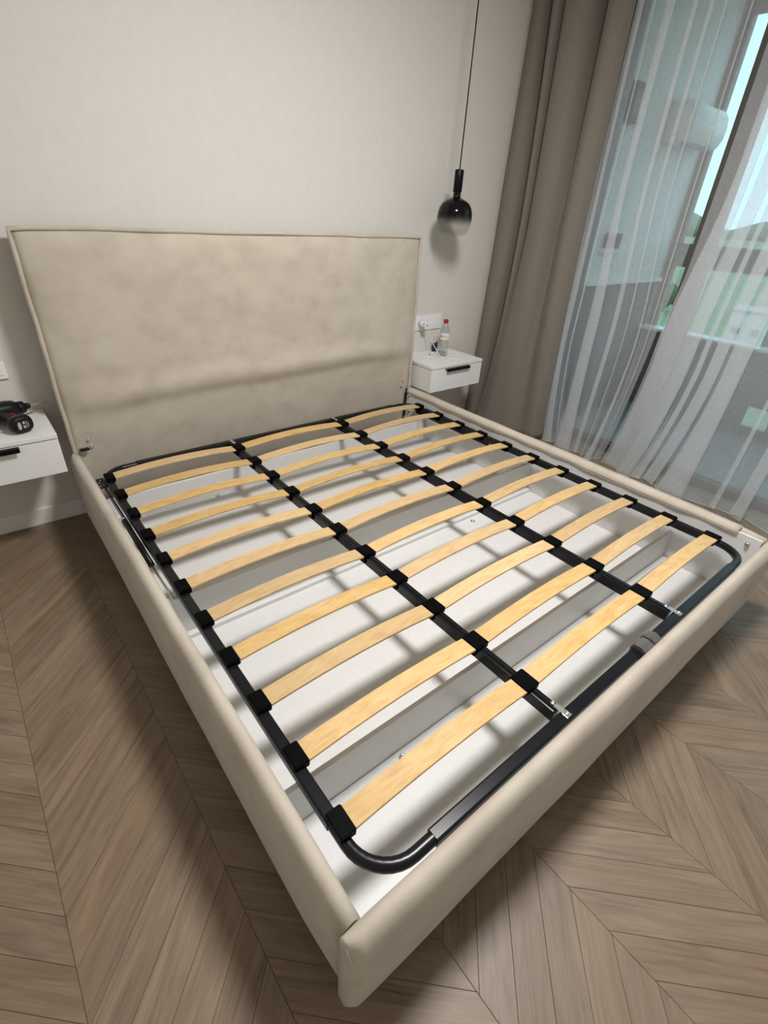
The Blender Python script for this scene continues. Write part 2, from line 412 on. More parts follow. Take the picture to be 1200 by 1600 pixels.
def pipe_path(y, off):
    P = []
    for i in range(25): P.append((-hx-off+wob(i*0.1, 0.001, 1), y+wob(i*0.13, 0.0012, 2), 0.36+(hz1-0.36)*i/24))
    for i in range(1, 41):
        x = -hx+2*hx*i/40; P.append((x, y+wob(x, 0.0015, 5), hz1+off+0.001*math.sin(x*7)+0.0008*math.sin(x*17+1)))
    for i in range(1, 25): P.append((hx+off+wob(i*0.1, 0.001, 4), y+wob(i*0.17, 0.0012, 3), hz1-(hz1-0.36)*i/24))
    return P
tube('piping', pipe_path(hy0-0.004, 0.004), 0.0085, M['velvet'], hb, 8)

# white storage base inside
fb = lambda n, lo, hi, bev=0.001: box(n, lo, hi, M['bedwhite'], bed, bev, 1)
fb('bottom_panel', (-0.948, -1.885, 0.094), (0.939, -1.589, 0.110))
fb('bottom_panel', (-0.948, -1.573, 0.094), (0.939, -0.846, 0.110))
fb('bottom_panel', (-0.948, -0.830, 0.094), (0.939, 0.020, 0.110))
fb('divider', (-0.948, -1.588, 0.070), (0.936, -1.574, 0.255))
fb('divider', (-0.948, -0.845, 0.070), (0.936, -0.831, 0.275))
fb('divider', (-0.948, 0.021, 0.070), (0.936, 0.036, 0.215))
fb('cleat', (-0.93, -0.870, 0.1101), (0.93, -0.846, 0.127))
fb('cleat', (-0.93, -0.006, 0.1101), (0.93, 0.020, 0.132))
fb('cleat', (0.60, -1.612, 0.1101), (0.93, -1.589, 0.127))
fb('side_board', (0.940, -1.885, 0.070), (0.950, 0.19, 0.368))
fb('side_board', (-0.950, -1.885, 0.070), (-0.949, 0.19, 0.33))
fb('end_board', (-0.948, -1.888, 0.070), (0.936, -1.886, 0.33))
fb('corner_block', (0.905, -0.016, 0.1101), (0.935, 0.019, 0.255))
# fabric turned over the far side board, ragged stapled edge
rows = []
for k, u in enumerate((0.0, 0.25, 0.55, 0.85, 1.0)):
    row = []
    for i in range(80):
        y = 0.185-i*(0.185+1.80)/79
        edge = 0.357+0.003*math.sin(y*7+1)+0.002*math.sin(y*19+2)+0.0015*math.sin(y*41)
        z = 0.372*(1-u)+edge*u
        row.append(((0.964, 0.950, 0.9405, 0.937, 0.9375)[k]-0.001*(u > 0.9)*(1+math.sin(y*31)), y, (0.3845, 0.3815, 0.374, 0.5*(0.374+edge), edge)[k]))
    rows.append(row)
V = [p for r in rows for p in r]; F = []
for k in range(4):
    for i in range(79): F.append((k*80+i, k*80+i+1, (k+1)*80+i+1, (k+1)*80+i))
fl = sheet('fabric_flap', V, F, M['velvet'], bed)
md = fl.modifiers.new('thickness', 'SOLIDIFY'); md.thickness = 0.003
tube('flap_edge', [(p[0]-0.001, p[1], p[2]) for p in rows[-1]], 0.0028, M['velvet'], bed, 6)
# screws and corner bolts
for c in ((-0.905, 0.168, 0.430), (-0.898, 0.172, 0.395), (0.925, 0.175, 0.425), (0.918, 0.172, 0.392), (0.905, 0.178, 0.245)):
    screw('bolt', (c[0], hfront(c[0], c[2])+0.002, c[2]), 0.008, -0.010, M['zinc'], bed, 'y')
for c in ((0.940, 0.150, 0.345), (0.940, 0.14, 0.245), (0.940, -1.845, 0.335)):
    screw('bolt', c, 0.009, -0.012, M['zinc'], bed, 'x')
box('corner_bracket', (0.926, 0.176, 0.20), (0.9385, 0.181, 0.385), M['steel'], bed, 0.001)
box('corner_bracket', (-0.948, 0.185, 0.390), (-0.912, 0.205, 0.398), M['steel'], bed, 0.001)
for c in ((-0.60, -1.612, 0.1101), (0.50, -1.64, 0.1101), (-0.45, -0.02, 0.1101), (0.45, -0.90, 0.1101)):
    screw('floor_screw', c, 0.011, 0.006, M['zinc'], bed)

# lifting mechanism beside the rails (part of the bed)
for s in (-1, 1):
    lm = box('lift_plate', (min(s*0.905, s*0.936), -0.02, 0.296), (max(s*0.905, s*0.936), 0.075, 0.300), M['steel'], bed, 0.001)
    for dx, dy in ((0.014, 0.01), (0.024, 0.03), (0.016, 0.05), (0.026, 0.0)):
        screw('rivet', (s*(0.905+dx), dy, 0.300), 0.004, 0.002, M['zinc'], lm)
    tube('gas_strut', [(s*0.925, -0.34, 0.305), (s*0.925, -0.66, 0.298)], 0.0105, M['black'], bed, 12)
    tube('strut_rod', [(s*0.926, -0.66, 0.298), (s*0.920, -0.86, 0.285)], 0.004, M['zinc'], bed, 8)
    screw('strut_bolt', (s*0.925, -0.325, 0.300), 0.008, 0.010, M['zinc'], bed)
    box('lift_arm', (min(s*0.912, s*0.918), -0.56, 0.262), (max(s*0.912, s*0.918), 0.05, 0.292), M['steel'], bed, 0.001)

# ------------------------------------------------------------------ slatted base
sb = tag(empty('slatted_base', (0, 0, 0.3)), 'black steel bed base with three columns of curved birch slats', 'bed base')
ZB = -0.3
def T(p): return (p[0], p[1], p[2]+ZB)
ZR = 0.311; RX, RY0, RY1, RR = 0.896, 0.104, -1.861, 0.095
def sq_ring(c, t, w, h, n=12, pw=0.45):
    t = Vector(t).normalized(); side_ = Vector((0, 0, 1)).cross(t); up = Vector((0, 0, 1)); out = []
    for k in range(n):
        a = 2*math.pi*(k+0.5)/n; ca, sa = math.cos(a), math.sin(a)
        out.append(Vector(c) + side_*(w/2*math.copysign(abs(ca)**pw, ca)) + up*(h/2*math.copysign(abs(sa)**pw, sa)))
    return out
path = []
def arc(cx, cy, a0, a1, m=9):
    for i in range(m+1):
        a = math.radians(a0+(a1-a0)*i/m); path.append((cx+RR*math.cos(a), cy+RR*math.sin(a), ZR, True))
arc(-RX+RR, RY1+RR, 180, 270); path.append((0, RY1, ZR, False)); arc(RX-RR, RY1+RR, 270, 360); path.append((RX, -0.9, ZR, False)); arc(RX-RR, RY0-RR, 0, 90); path.append((0, RY0, ZR, False)); arc(-RX+RR, RY0-RR, 90, 180); path.append((-RX, -0.9, ZR, False))
rings = []
m = len(path)
for i, p in enumerate(path):
    a = Vector(path[(i+1) % m][:3]); b = Vector(path[i-1][:3])
    rings.append(sq_ring(T(p[:3]), a-b, 0.027, 0.027, 12, 0.75 if p[3] else 0.5))
loft('outer_frame', rings, M['steel'], sb, loop=True)
for y in (RY1, RY0):
    loft('cross_tube', [sq_ring(T((x, y, ZR)), (1, 0, 0), 0.031, 0.030, 12, 0.3) for x in (-0.755, 0.0, 0.755)], M['steel'], sb, smooth=False)
for x in (RX, -RX):
    loft('side_tube', [sq_ring(T((x, y, ZR)), (0, 1, 0), 0.030, 0.030, 12, 0.3) for y in (-1.72, -0.8, -0.05)], M['steel'], sb, smooth=False)
MX = 0.3075
for x in (-MX, MX):
    ml = box('middle_rail', T((x-0.0135, RY1+0.022, 0.288)), T((x+0.0135, RY0-0.018, 0.3255)), M['steel'], sb, 0.003, 2)
    box('rail_lip', T((x-0.004, RY1+0.024, 0.3255)), T((x+0.011, RY0-0.02, 0.3285)), M['steel'], ml, 0.001, 1)
    for y, s in ((RY1, 1), (RY0, -1)):
        br = box('end_bracket', T((x-0.003, y-0.010, 0.3265)), T((x+0.015, y+0.010, 0.3295)), M['zinc'], sb, 0.0012, 2)
        screw('bracket_screw', T((x+0.006, y, 0.3295)), 0.0065, 0.004, M['zinc'], br)
        box('bracket_tongue', T((x-0.003, min(y+s*0.006, y+s*0.034), 0.3285)), T((x+0.013, max(y+s*0.006, y+s*0.034), 0.3305)), M['zinc'], br, 0.001, 1)
        screw('bracket_screw', T((x+0.004, y+s*0.040, 0.3285)), 0.006, 0.004, M['zinc'], br)
DY = 0.1737
def cap_mesh(w, l, notch):
    bm = bmesh.new()
    r = bmesh.ops.create_cube(bm, size=1)
    for v in bm.verts: v.co = Vector((v.co.x*w, v.co.y*l, v.co.z*0.020))
    bmesh.ops.bevel(bm, geom=bm.edges[:], offset=0.0025, segments=2, affect='EDGES')
    q = bmesh.ops.create_cube(bm, size=1)
    for v in q['verts']: v.co = Vector((v.co.x*(w*0.72), v.co.y*l*0.62, v.co.z*0.03-0.017))
    me = bpy.data.meshes.new('slat_cap'); bm.to_mesh(me); bm.free(); me.materials.append(M['capmat']); return me
capS, capM_ = cap_mesh(0.037, 0.061, 0), cap_mesh(0.051, 0.059, 0)
def slat_mesh(L, rise):
    n = 14; w, t = 0.053, 0.008; rings = []
    for i in range(n+1):
        s = i/n; x = -L/2+L*s; z = rise*(1-(2*s-1)**2)
        b = 0.0012
        rings.append([(x, -w/2, z+b), (x, -w/2, z+t-b), (x, -w/2+b, z+t), (x, w/2-b, z+t), (x, w/2, z+t-b), (x, w/2, z+b), (x, w/2-b, z), (x, -w/2+b, z)])
    V = [p for r in rings for p in r]; F = []
    for i in range(n):
        for k in range(8): F.append((i*8+k, i*8+(k+1) % 8, i*8+8+(k+1) % 8, i*8+8+k))
    F.append(tuple(range(8))); F.append(tuple(n*8+k for k in range(8)))
    me = bpy.data.meshes.new('slat'); me.from_pydata(V, [], F); me.update()
    bm = bmesh.new(); bm.from_mesh(me); bmesh.ops.recalc_face_normals(bm, faces=bm.faces); bm.to_mesh(me); bm.free()
    me.materials.append(M['birch']); return me
cols = ((-0.884, -0.328), (-0.288, 0.288), (0.328, 0.878))
SM = [slat_mesh(b-a, 0.015) for a, b in cols]
for i in range(11):
    y = -i*DY
    for c, (a, b) in enumerate(cols):
        o = link('slat', SM[c], None, sb); o.location = T(((a+b)/2, y+random.uniform(-0.0015, 0.0015), 0.3265)); o.rotation_euler[2] = random.uniform(-0.003, 0.003)
    for x, me in ((-0.8895, capS), (-MX-0.002, capM_), (MX+0.002, capM_), (0.886, capS)):
        o = link('slat_cap', me, None, sb); o.location = T((x, y, 0.3295)); o.rotation_euler[2] = random.uniform(-0.02, 0.02)
# grey felt strap knotted round the foot tube
st = tube('pull_strap', [T(p) for p in smoothpath([(0.115, RY1-0.022, 0.290), (0.117, RY1-0.022, 0.330), (0.120, RY1, 0.336), (0.122, RY1+0.019, 0.328), (0.122, RY1+0.02, 0.292)], 5)], 0.004, M['grey'], sb, 8)
def strap(x0, x1, h):
    rings = []
    for i in range(6):
        x = x0+(x1-x0)*i/5; q = h*math.sin(math.pi*i/5)
        rings.append([T((x, RY1-0.021, 0.292)), T((x, RY1-0.022-q*0.2, 0.334+q)), T((x, RY1-0.004, 0.340+q*1.5)), T((x, RY1+0.014, 0.337+q)), T((x, RY1+0.021, 0.324)), T((x, RY1+0.020, 0.294))])
    loft('pull_strap', rings, M['grey'], sb, smooth=False)
strap(0.055, 0.105, 0.004); strap(0.112, 0.150, 0.009)

# ------------------------------------------------------------------ bedside cabinets
def nightstand(x0, x1, label):
    n = tag(empty('bedside_cabinet', ((x0+x1)/2, WY, 0.38)), label, 'cabinet', 'wall-hung bedside cabinets')
    w = (x1-x0)/2; d = WY-0.035; h = 0.165
    box('carcass', (-w+0.004, -d+0.022, 0.0), (w-0.004, -0.001, h-0.019), M['white'], n, 0.001, 1)
    box('top_panel', (-w, -d, h-0.018), (w, -0.001, h), M['white'], n, 0.0015, 2)
    dr = box('drawer_front', (-w+0.001, -d+0.002, 0.0), (w-0.001, -d+0.021, h-0.022), M['white'], n, 0.0012, 2)
    hl = 0.105
    hd = box('handle', (-hl-0.005, -d-0.018, h-0.030), (hl-0.005, -d+0.003, h-0.024), M['black'], dr, 0.0012, 1)
    box('handle_lip', (-hl-0.005, -d-0.018, h-0.042), (hl-0.005, -d-0.015, h-0.027), M['black'], dr, 0.001, 1)
    return n
nightstand(1.005, 1.470, 'white wall-hung bedside cabinet with a water bottle standing on it')
nightstand(-1.490, -1.025, 'white wall-hung bedside cabinet with a cordless drill lying on it')
ZT = 0.545

# sockets
def socket(x0, x1, z0, z1, label):
    s = tag(empty('wall_socket', ((x0+x1)/2, WY, (z0+z1)/2)), label, 'socket', 'white socket frames on the headboard wall')
    w, h = (x1-x0)/2, (z1-z0)/2
    box('frame_plate', (-w, -0.010, -h), (w, -0.0005, h), M['plastic'], s, 0.003, 2)
    m = w*2/3
    box('insert', (-w+0.014, -0.013, -h+0.014), (-w+m-0.003, -0.009, h-0.014), M['plastic'], s, 0.002, 1)
    box('insert', (-w+m+0.001, -0.013, -h+0.014), (-w+2*m-0.002, -0.009, h-0.014), M['plastic'], s, 0.002, 1)
    box('insert', (-w+2*m+0.002, -0.013, -h+0.014), (w-0.014, -0.009, h-0.014), M['plastic'], s, 0.002, 1)
    for k in (0, 1):
        cx = -w+m*(k+0.5)+0.004
        lathe('socket_well', [(0.021, -0.0131), (0.019, -0.0145), (0.017, -0.0135), (0.0005, -0.0132)], M['plastic'], s, 20, (cx, 0, 0), 'y')
    return s
sk = socket(1.125, 1.368, 0.690, 0.783, 'white triple wall socket with a phone charger plugged in')
socket(-1.345, -1.103, 0.689, 0.757, 'white wall socket frame above the cabinet with the drill')
ch = tag(empty('phone_charger', (1.168, WY-0.0145, 0.735)), 'white phone charger plug in the triple wall socket', 'charger')
lathe('plug_body', [(0.0185, 0.0), (0.0185, -0.030), (0.016, -0.036), (0.001, -0.037)], M['plastic'], ch, 20, (0, 0, 0), 'y')
box('usb_block', (-0.012, -0.062, -0.016), (0.020, -0.034, 0.014), M['plastic'], ch, 0.004, 2)
box('port', (0.000, -0.0625, -0.007), (0.014, -0.0615, 0.003), M['darkprint'], ch)
cab = [(1.176, WY-0.078, 0.730), (1.185, WY-0.088, 0.715), (1.195, 0.275, 0.66), (1.207, 0.230, 0.60), (1.220, 0.185, 0.552), (1.240, 0.150, ZT+0.0024), (1.29, 0.130, ZT+0.0024), (1.37, 0.145, ZT+0.0024), (1.417, 0.20, ZT+0.0024), (1.40, 0.262, ZT+0.0024), (1.33, 0.285, ZT+0.0024), (1.27, 0.29, ZT+0.0024), (1.232, 0.272, ZT+0.0024), (1.222, 0.235, ZT+0.0024), (1.226, 0.18, ZT+0.0024), (1.240, 0.125, ZT+0.007), (1.25, 0.085, ZT+0.0035)]
cb = tag(tube('charging_cable', smoothpath(cab, 7), 0.0021, M['plastic'], None, 8), 'thin white charging cable looped on the cabinet beside the bottle', 'cable')
tube('connector', [(1.249, 0.088, ZT+0.0045), (1.253, 0.060, ZT+0.0045)], 0.0042, M['plastic'], cb, 10)
tube('connector_tip', [(1.253, 0.060, ZT+0.0045), (1.2545, 0.052, ZT+0.0045)], 0.0026, M['zinc'], cb, 8)

# water bottle
bt = tag(empty('water_bottle', (1.272, 0.222, ZT)), 'clear plastic water bottle with a red cap and white label', 'bottle')
bp = [(0.0005, 0.006), (0.020, 0.004), (0.026, 0.0), (0.031, 0.004), (0.0325, 0.012), (0.0325, 0.03), (0.0315, 0.035), (0.0325, 0.04), (0.0325, 0.075), (0.0315, 0.08), (0.0325, 0.085), (0.0325, 0.118), (0.033, 0.125), (0.033, 0.15), (0.031, 0.165), (0.026, 0.182), (0.020, 0.197), (0.0145, 0.207), (0.0130, 0.212), (0.0130, 0.222)]
lathe('bottle_body', bp, M['pet'], bt, 28)
lathe('water', [(0.0005, 0.007), (0.025, 0.006), (0.031, 0.012), (0.031, 0.022), (0.0005, 0.0225)], clear_mat('water', (0.93, 0.95, 0.95), 0.03), bt, 24)
lathe('cap', [(0.0005, 0.209), (0.0155, 0.209), (0.0158, 0.212), (0.0155, 0.229), (0.014, 0.2315), (0.0005, 0.2315)], M['red'], bt, 24)
V, F = [], []
a0, a1, R = math.radians(168), math.radians(300), 0.0336
for i in range(21):
    a = a0+(a1-a0)*i/20
    for r, z in ((R-0.0008, 0.110), (R, 0.110), (R, 0.150), (R-0.0008, 0.150)): V.append((r*math.cos(a), r*math.sin(a), z))
for i in range(20):
    for k in range(4): F.append((i*4+k, i*4+(k+1) % 4, i*4+4+(k+1) % 4, i*4+4+k))
F += [(0, 1, 2, 3), (80, 81, 82, 83)]
lb = mesh('label', V, F, M['label'], bt)
def text_mesh(txt, size):
    cu = bpy.data.curves.new('txt', 'FONT'); cu.body = txt; cu.size = size; cu.align_x = 'CENTER'; cu.extrude = 0.0
    t = bpy.data.objects.new('txt', cu); COL.objects.link(t)
    dg = bpy.context.evaluated_depsgraph_get(); me = bpy.data.meshes.new_from_object(t.evaluated_get(dg))
    bpy.data.objects.remove(t); return me
me = text_mesh('BAU', 0.026)
bm = bmesh.new(); bm.from_mesh(me); bmesh.ops.subdivide_edges(bm, edges=[e for e in bm.edges if e.calc_length() > 0.004], cuts=2); 
for v in bm.verts:
    a = math.radians(222)+(v.co.x*1.15)/0.034; v.co = Vector((0.0341*math.cos(a), 0.0341*math.sin(a), 0.1205+v.co.y))
bm.to_mesh(me); bm.free(); me.name = 'lettering'; me.materials.clear()
link('lettering', me, M['redprint'], lb)

# navy foil wrapper and white packet
V, F = [], []
out = [(-0.020, 0.0), (-0.012, 0.020), (-0.016, 0.040), (-0.022, 0.060), (-0.008, 0.050), (0.006, 0.052), (0.020, 0.064), (0.018, 0.042), (0.016, 0.022), (0.010, 0.0)]
for k, (dy, s) in enumerate(((-0.010, 0.92), (-0.003, 1.04), (0.006, 1.0), (0.012, 0.9))):
    for q, (x, z) in enumerate(out): V.append((x*s+0.002*math.sin(q*3+k), dy+0.003*math.sin(q*2.3+k*1.7), max(0, z*s) if z > 0 else 0))
n = len(out)
for k in range(3):
    for q in range(n): F.append((k*n+q, k*n+(q+1) % n, k*n+n+(q+1) % n, k*n+n+q))
F += [tuple(range(n)), tuple(3*n+q for q in range(n))]
nv = tag(mesh('foil_wrapper', V, F, M['navy']), 'small crumpled navy wrapper with two points behind the bottle', 'wrapper'); nv.location = (1.308, 0.338, ZT)
pk = tag(empty('white_packet', (1.192, 0.247, ZT), 0.35), 'small torn white packet in front of the navy wrapper', 'packet')
box('packet_base', (-0.030, -0.020, 0.0), (0.026, 0.020, 0.008), M['plastic'], pk, 0.003, 2)
V = [(-0.028, -0.018, 0.009), (0.0, -0.020, 0.018), (0.024, -0.016, 0.010), (-0.024, 0.004, 0.022), (0.002, 0.002, 0.013), (0.028, 0.004, 0.024), (-0.028, 0.020, 0.012), (0.0, 0.022, 0.022), (0.022, 0.018, 0.010)]
fp = sheet('torn_flap', V, [(0, 1, 4, 3), (1, 2, 5, 4), (3, 4, 7, 6), (4, 5, 8, 7)], M['label'], pk, False)
mdf = fp.modifiers.new('thickness', 'SOLIDIFY'); mdf.thickness = 0.001
box('pull_tab', (0.028, -0.010, 0.0), (0.048, -0.002, 0.004), M['plastic'], pk, 0.001, 1)

# cordless drill lying on its side
dr = tag(empty('cordless_drill', (-1.150, 0.190, ZT+0.004)), 'black and red cordless drill lying on the bedside cabinet', 'drill'); dr.scale = (1.06, 1.06, 1.06)
def ell(c, u, v, ru, rv, n=18, pw=0.8):
    u, v = Vector(u).normalized(), Vector(v).normalized()
    o = []
    for k in range(n):
        a = 2*math.pi*k/n; ca, sa = math.cos(a), math.sin(a)
        o.append(Vector(c)+u*ru*math.copysign(abs(ca)**pw, ca)+v*rv*math.copysign(abs(sa)**pw, sa))
    return o
ax = Vector((0.955, 0.296, 0)); px = Vector((-0.296, 0.955, 0)); up = Vector((0, 0, 1))
B0 = Vector((-0.022, 0.066, 0.038))
loft('motor_body', [ell(B0+ax*t, px, up, r, r*0.98) for t, r in ((-0.095, 0.012), (-0.092, 0.028), (-0.075, 0.036), (-0.02, 0.038), (0.025, 0.037), (0.050, 0.033), (0.062, 0.024))], M['drillblack'], dr)
loft('collar', [ell(B0+ax*t, px, up, r, r, pw=1) for t, r in ((0.060, 0.023), (0.064, 0.0245), (0.082, 0.022), (0.085, 0.016))], M['drillblack'], dr)
loft('chuck', [ell(B0+ax*t, px, up, r, r, pw=1) for t, r in ((0.085, 0.013), (0.098, 0.012), (0.104, 0.007))], M['steel'], dr)
loft('screw_bit', [ell(B0+ax*t, px, up, r, r, 8, 1) for t, r in ((0.104, 0.0035), (0.150, 0.0032), (0.151, 0.0045), (0.166, 0.004), (0.170, 0.001))], M['drillgrey'], dr)
G0, G1 = Vector((-0.030, 0.050, 0.032)), Vector((0.016, -0.062, 0.030)); gd = (G1-G0).normalized(); gp = Vector((-gd.y, gd.x, 0))
loft('grip', [ell(G0+(G1-G0)*t, gp, up, a, b) for t, a, b in ((0, 0.030, 0.026), (0.2, 0.025, 0.023), (0.5, 0.022, 0.021), (0.8, 0.024, 0.022), (1.0, 0.030, 0.025))], M['drillblack'], dr)
loft('trigger', [ell(G0+(G1-G0)*t+gp*0.026, gp, up, a, 0.010, 12) for t, a in ((0.12, 0.006), (0.2, 0.014), (0.38, 0.013), (0.48, 0.005))], M['drillred'], dr)
bat = loft('battery', [ell(G1+gd*t+gp*0.004, gp, up, a, b, 22, 0.72) for t, a, b in ((-0.012, 0.028, 0.026), (-0.004, 0.036, 0.030), (0.018, 0.038, 0.031), (0.028, 0.035, 0.028), (0.031, 0.029, 0.023))], M['drillblack'], dr)
loft('battery_band', [ell(G1+gd*t+gp*0.004, gp, up, a, b, 22, 0.72) for t, a, b in ((0.002, 0.0370, 0.0304), (0.003, 0.0392, 0.0318), (0.008, 0.0395, 0.0322), (0.009, 0.0375, 0.0308))], M['drillband'], dr)
fc = G1+gd*0.0312+gp*0.004
def face_pt(a, b, d=0.0): return fc+gp*a+up*b+gd*d
V = [face_pt(-0.014+0.006*math.cos(k*math.pi/8), 0.0145*math.sin(k*math.pi/8), 0.0) for k in range(16)]+[face_pt(-0.014+0.006*math.cos(k*math.pi/8), 0.0145*math.sin(k*math.pi/8), 0.0008) for k in range(16)]
mesh('badge', V, [tuple(range(16, 32)), tuple(range(16))]+[(k, (k+1) % 16, 16+(k+1) % 16, 16+k) for k in range(16)], M['drillgrey'], bat)
for (a0_, a1_, b0_, b1_) in ((-0.002, 0.006, 0.003, 0.013), (-0.002, 0.006, -0.012, -0.002), (0.010, 0.0125, -0.012, 0.012), (0.016, 0.0175, -0.009, 0.009)):
    V = [face_pt(a, b, d) for d in (0.0, 0.0007) for a, b in ((a0_, b0_), (a1_, b0_), (a1_, b1_), (a0_, b1_))]
    mesh('printed_mark', V, [(4, 5, 6, 7), (0, 1, 2, 3), (0, 1, 5, 4), (1, 2, 6, 5), (2, 3, 7, 6), (3, 0, 4, 7)], M['drillgrey'], bat)
tag(tube('spare_bit', [(-1.125, 0.292, ZT+0.0025), (-1.065, 0.325, ZT+0.0025)], 0.0022, M['zinc'], None, 8), 'loose thin screwdriver bit on the cabinet beside the drill', 'drill bit')

# ------------------------------------------------------------------ pendant lamp
PX, PY = 1.190, 0.170
pl = tag(empty('pendant_lamp', (PX, PY, 1.25)), 'glass pendant lamp fading from black to clear, hanging on a black cord', 'lamp')
def ombre():
    m = bpy.data.materials.new('ombre_glass'); m.use_nodes = True
    N = m.node_tree.nodes; L = m.node_tree.links; N.clear()
    out = N.new('ShaderNodeOutputMaterial')
    g = N.new('ShaderNodeNewGeometry'); s = N.new('ShaderNodeSeparateXYZ'); L.new(g.outputs['Position'], s.inputs[0])
    mr = N.new('ShaderNodeMapRange'); mr.inputs['From Min'].default_value = 1.300; mr.inputs['From Max'].default_value = 1.366; mr.interpolation_type = 'SMOOTHSTEP'; L.new(s.outputs['Z'], mr.inputs['Value'])
    t = N.new('ShaderNodeBsdfTransparent'); t.inputs[0].default_value = (0.90, 0.90, 0.89, 1)
    gl = N.new('ShaderNodeBsdfGlossy'); gl.inputs['Roughness'].default_value = 0.03
    mx = N.new('ShaderNodeMixShader'); mx.inputs[0].default_value = 0.09; L.new(t.outputs[0], mx.inputs[1]); L.new(gl.outputs[0], mx.inputs[2])
    p = N.new('ShaderNodeBsdfPrincipled'); p.inputs['Base Color'].default_value = (0.004, 0.004, 0.005, 1); p.inputs['Roughness'].default_value = 0.04; p.inputs['Specular IOR Level'].default_value = 0.28
    m2 = N.new('ShaderNodeMixShader'); L.new(mr.outputs[0], m2.inputs[0]); L.new(mx.outputs[0], m2.inputs[1]); L.new(p.outputs[0], m2.inputs[2]); L.new(m2.outputs[0], out.inputs[0])
    return m
gp_ = [(0.0005, 0.0), (0.035, 0.001), (0.062, 0.008), (0.081, 0.022), (0.092, 0.042), (0.098, 0.068), (0.100, 0.092), (0.098, 0.118), (0.091, 0.143), (0.078, 0.163), (0.058, 0.178), (0.036, 0.187), (0.023, 0.192), (0.021, 0.200), (0.0205, 0.226)]
sh = loft('glass_shade', [[(r*math.cos(2*math.pi*k/40), r*math.sin(2*math.pi*k/40), h) for k in range(40)] for r, h in gp_], ombre(), pl, caps=False)
lathe('bulb', [(0.0005, 0.100), (0.012, 0.103), (0.018, 0.115), (0.018, 0.130), (0.013, 0.150), (0.013, 0.205)], M['black'], pl, 18)
lathe('holder', [(0.022, 0.218), (0.0245, 0.220), (0.0245, 0.318), (0.022, 0.322), (0.004, 0.3225), (0.0005, 0.3225)], M['black'], pl, 28)
tube('cord', [(0, 0, 0.320), (0.001, 0, 0.8), (0, 0, ZC-1.25-0.03)], 0.0032, M['black'], pl, 8)
lathe('ceiling_rose', [(0.05, ZC-1.25-0.001), (0.05, ZC-1.25-0.025), (0.046, ZC-1.25-0.03), (0.0005, ZC-1.25-0.03)], M['black'], pl, 24)

# ceiling lamp (source of the room's light)
cl = tag(empty('ceiling_lamp', (LAMP[0], LAMP[1], ZC)), 'round white flush ceiling lamp over the bed', 'lamp')
lathe('lamp_body', [(0.0005, 0.0), (0.255, -0.001), (0.26, -0.01), (0.26, -0.085), (0.245, -0.088), (0.243, -0.06), (0.0005, -0.058)], M['plastic'], cl, 40)

# ------------------------------------------------------------------ beige drape
def lerp(a, b, t): return a+(b-a)*t
def interp(P, t):
    for i in range(len(P)-1):
        if t <= P[i+1][0]:
            u = (t-P[i][0])/(P[i+1][0]-P[i][0]); u = u*u*(3-2*u)
            return lerp(P[i][1], P[i+1][1], u)
    return P[-1][1]
# fold cross-sections (plan view, control points) at three heights
D_top = [(1.90, .362), (1.835, .355), (1.80, .325), (1.80, .280), (1.85, .258), (1.97, .250), (1.97, .243), (1.84, .236), (1.79, .205), (1.79, .165), (1.88, .146), (1.88, .138), (1.80, .122), (1.775, .085), (1.785, .020), (1.84, -.03), (1.99, -.062), (1.99, -.074), (1.86, -.10), (1.81, -.16), (1.835, -.215), (1.885, -.235)]
D_mid = [(1.90, .362), (1.82, .355), (1.775, .330), (1.75, .285), (1.76, .240), (1.80, .212), (1.99, .200), (1.99, .185), (1.82, .175), (1.80, .150), (1.85, .128), (1.85, .120), (1.80, .105), (1.755, .065), (1.75, 0), (1.775, -.05), (1.84, -.085), (1.845, -.10), (1.81, -.135), (1.79, -.18), (1.82, -.225), (1.885, -.24)]
D_bot = [(1.90, .362), (1.78, .355), (1.72, .335), (1.70, .300), (1.72, .265), (1.78, .24), (1.95, .225), (1.95, .21), (1.80, .205), (1.72, .20), (1.67, .185), (1.645, .15), (1.64, .10), (1.65, .05), (1.665, -.01), (1.69, -.07), (1.72, -.12), (1.735, -.16), (1.745, -.20), (1.75, -.24), (1.77, -.285), (1.86, -.30)]
def section(t):
    # t 0 top .. 1 floor
    out = []
    for a, b, c in zip(D_top, D_mid, D_bot):
        if t < 0.52: u = t/0.52; u = u*u*(3-2*u); p = (lerp(a[0], b[0], u), lerp(a[1], b[1], u))
        else: u = (t-0.52)/0.48; u = u**1.3; p = (lerp(b[0], c[0], u), lerp(b[1], c[1], u))
        out.append((p[0], p[1], 0))
    return out
rows = []
NT = 60
for j in range(NT+1):
    t = j/NT; z = lerp(2.73, 0.012, t)
    sp = smoothpath(section(t), 7)
    rows.append([(p.x+0.004*math.sin(p.y*40+t*9)*t, p.y, z + (0.006*math.sin(p.y*30) if j == NT else 0)) for p in sp])
n = len(rows[0]); V = [p for r in rows for p in r]
F = [(j*n+i, j*n+i+1, (j+1)*n+i+1, (j+1)*n+i) for j in range(NT) for i in range(n-1)]
dp = tag(sheet('drape', V, F, M['drape']), 'heavy taupe blackout drape hanging beside the pendant lamp', 'curtain')
md = dp.modifiers.new('thickness', 'SOLIDIFY'); md.thickness = 0.003
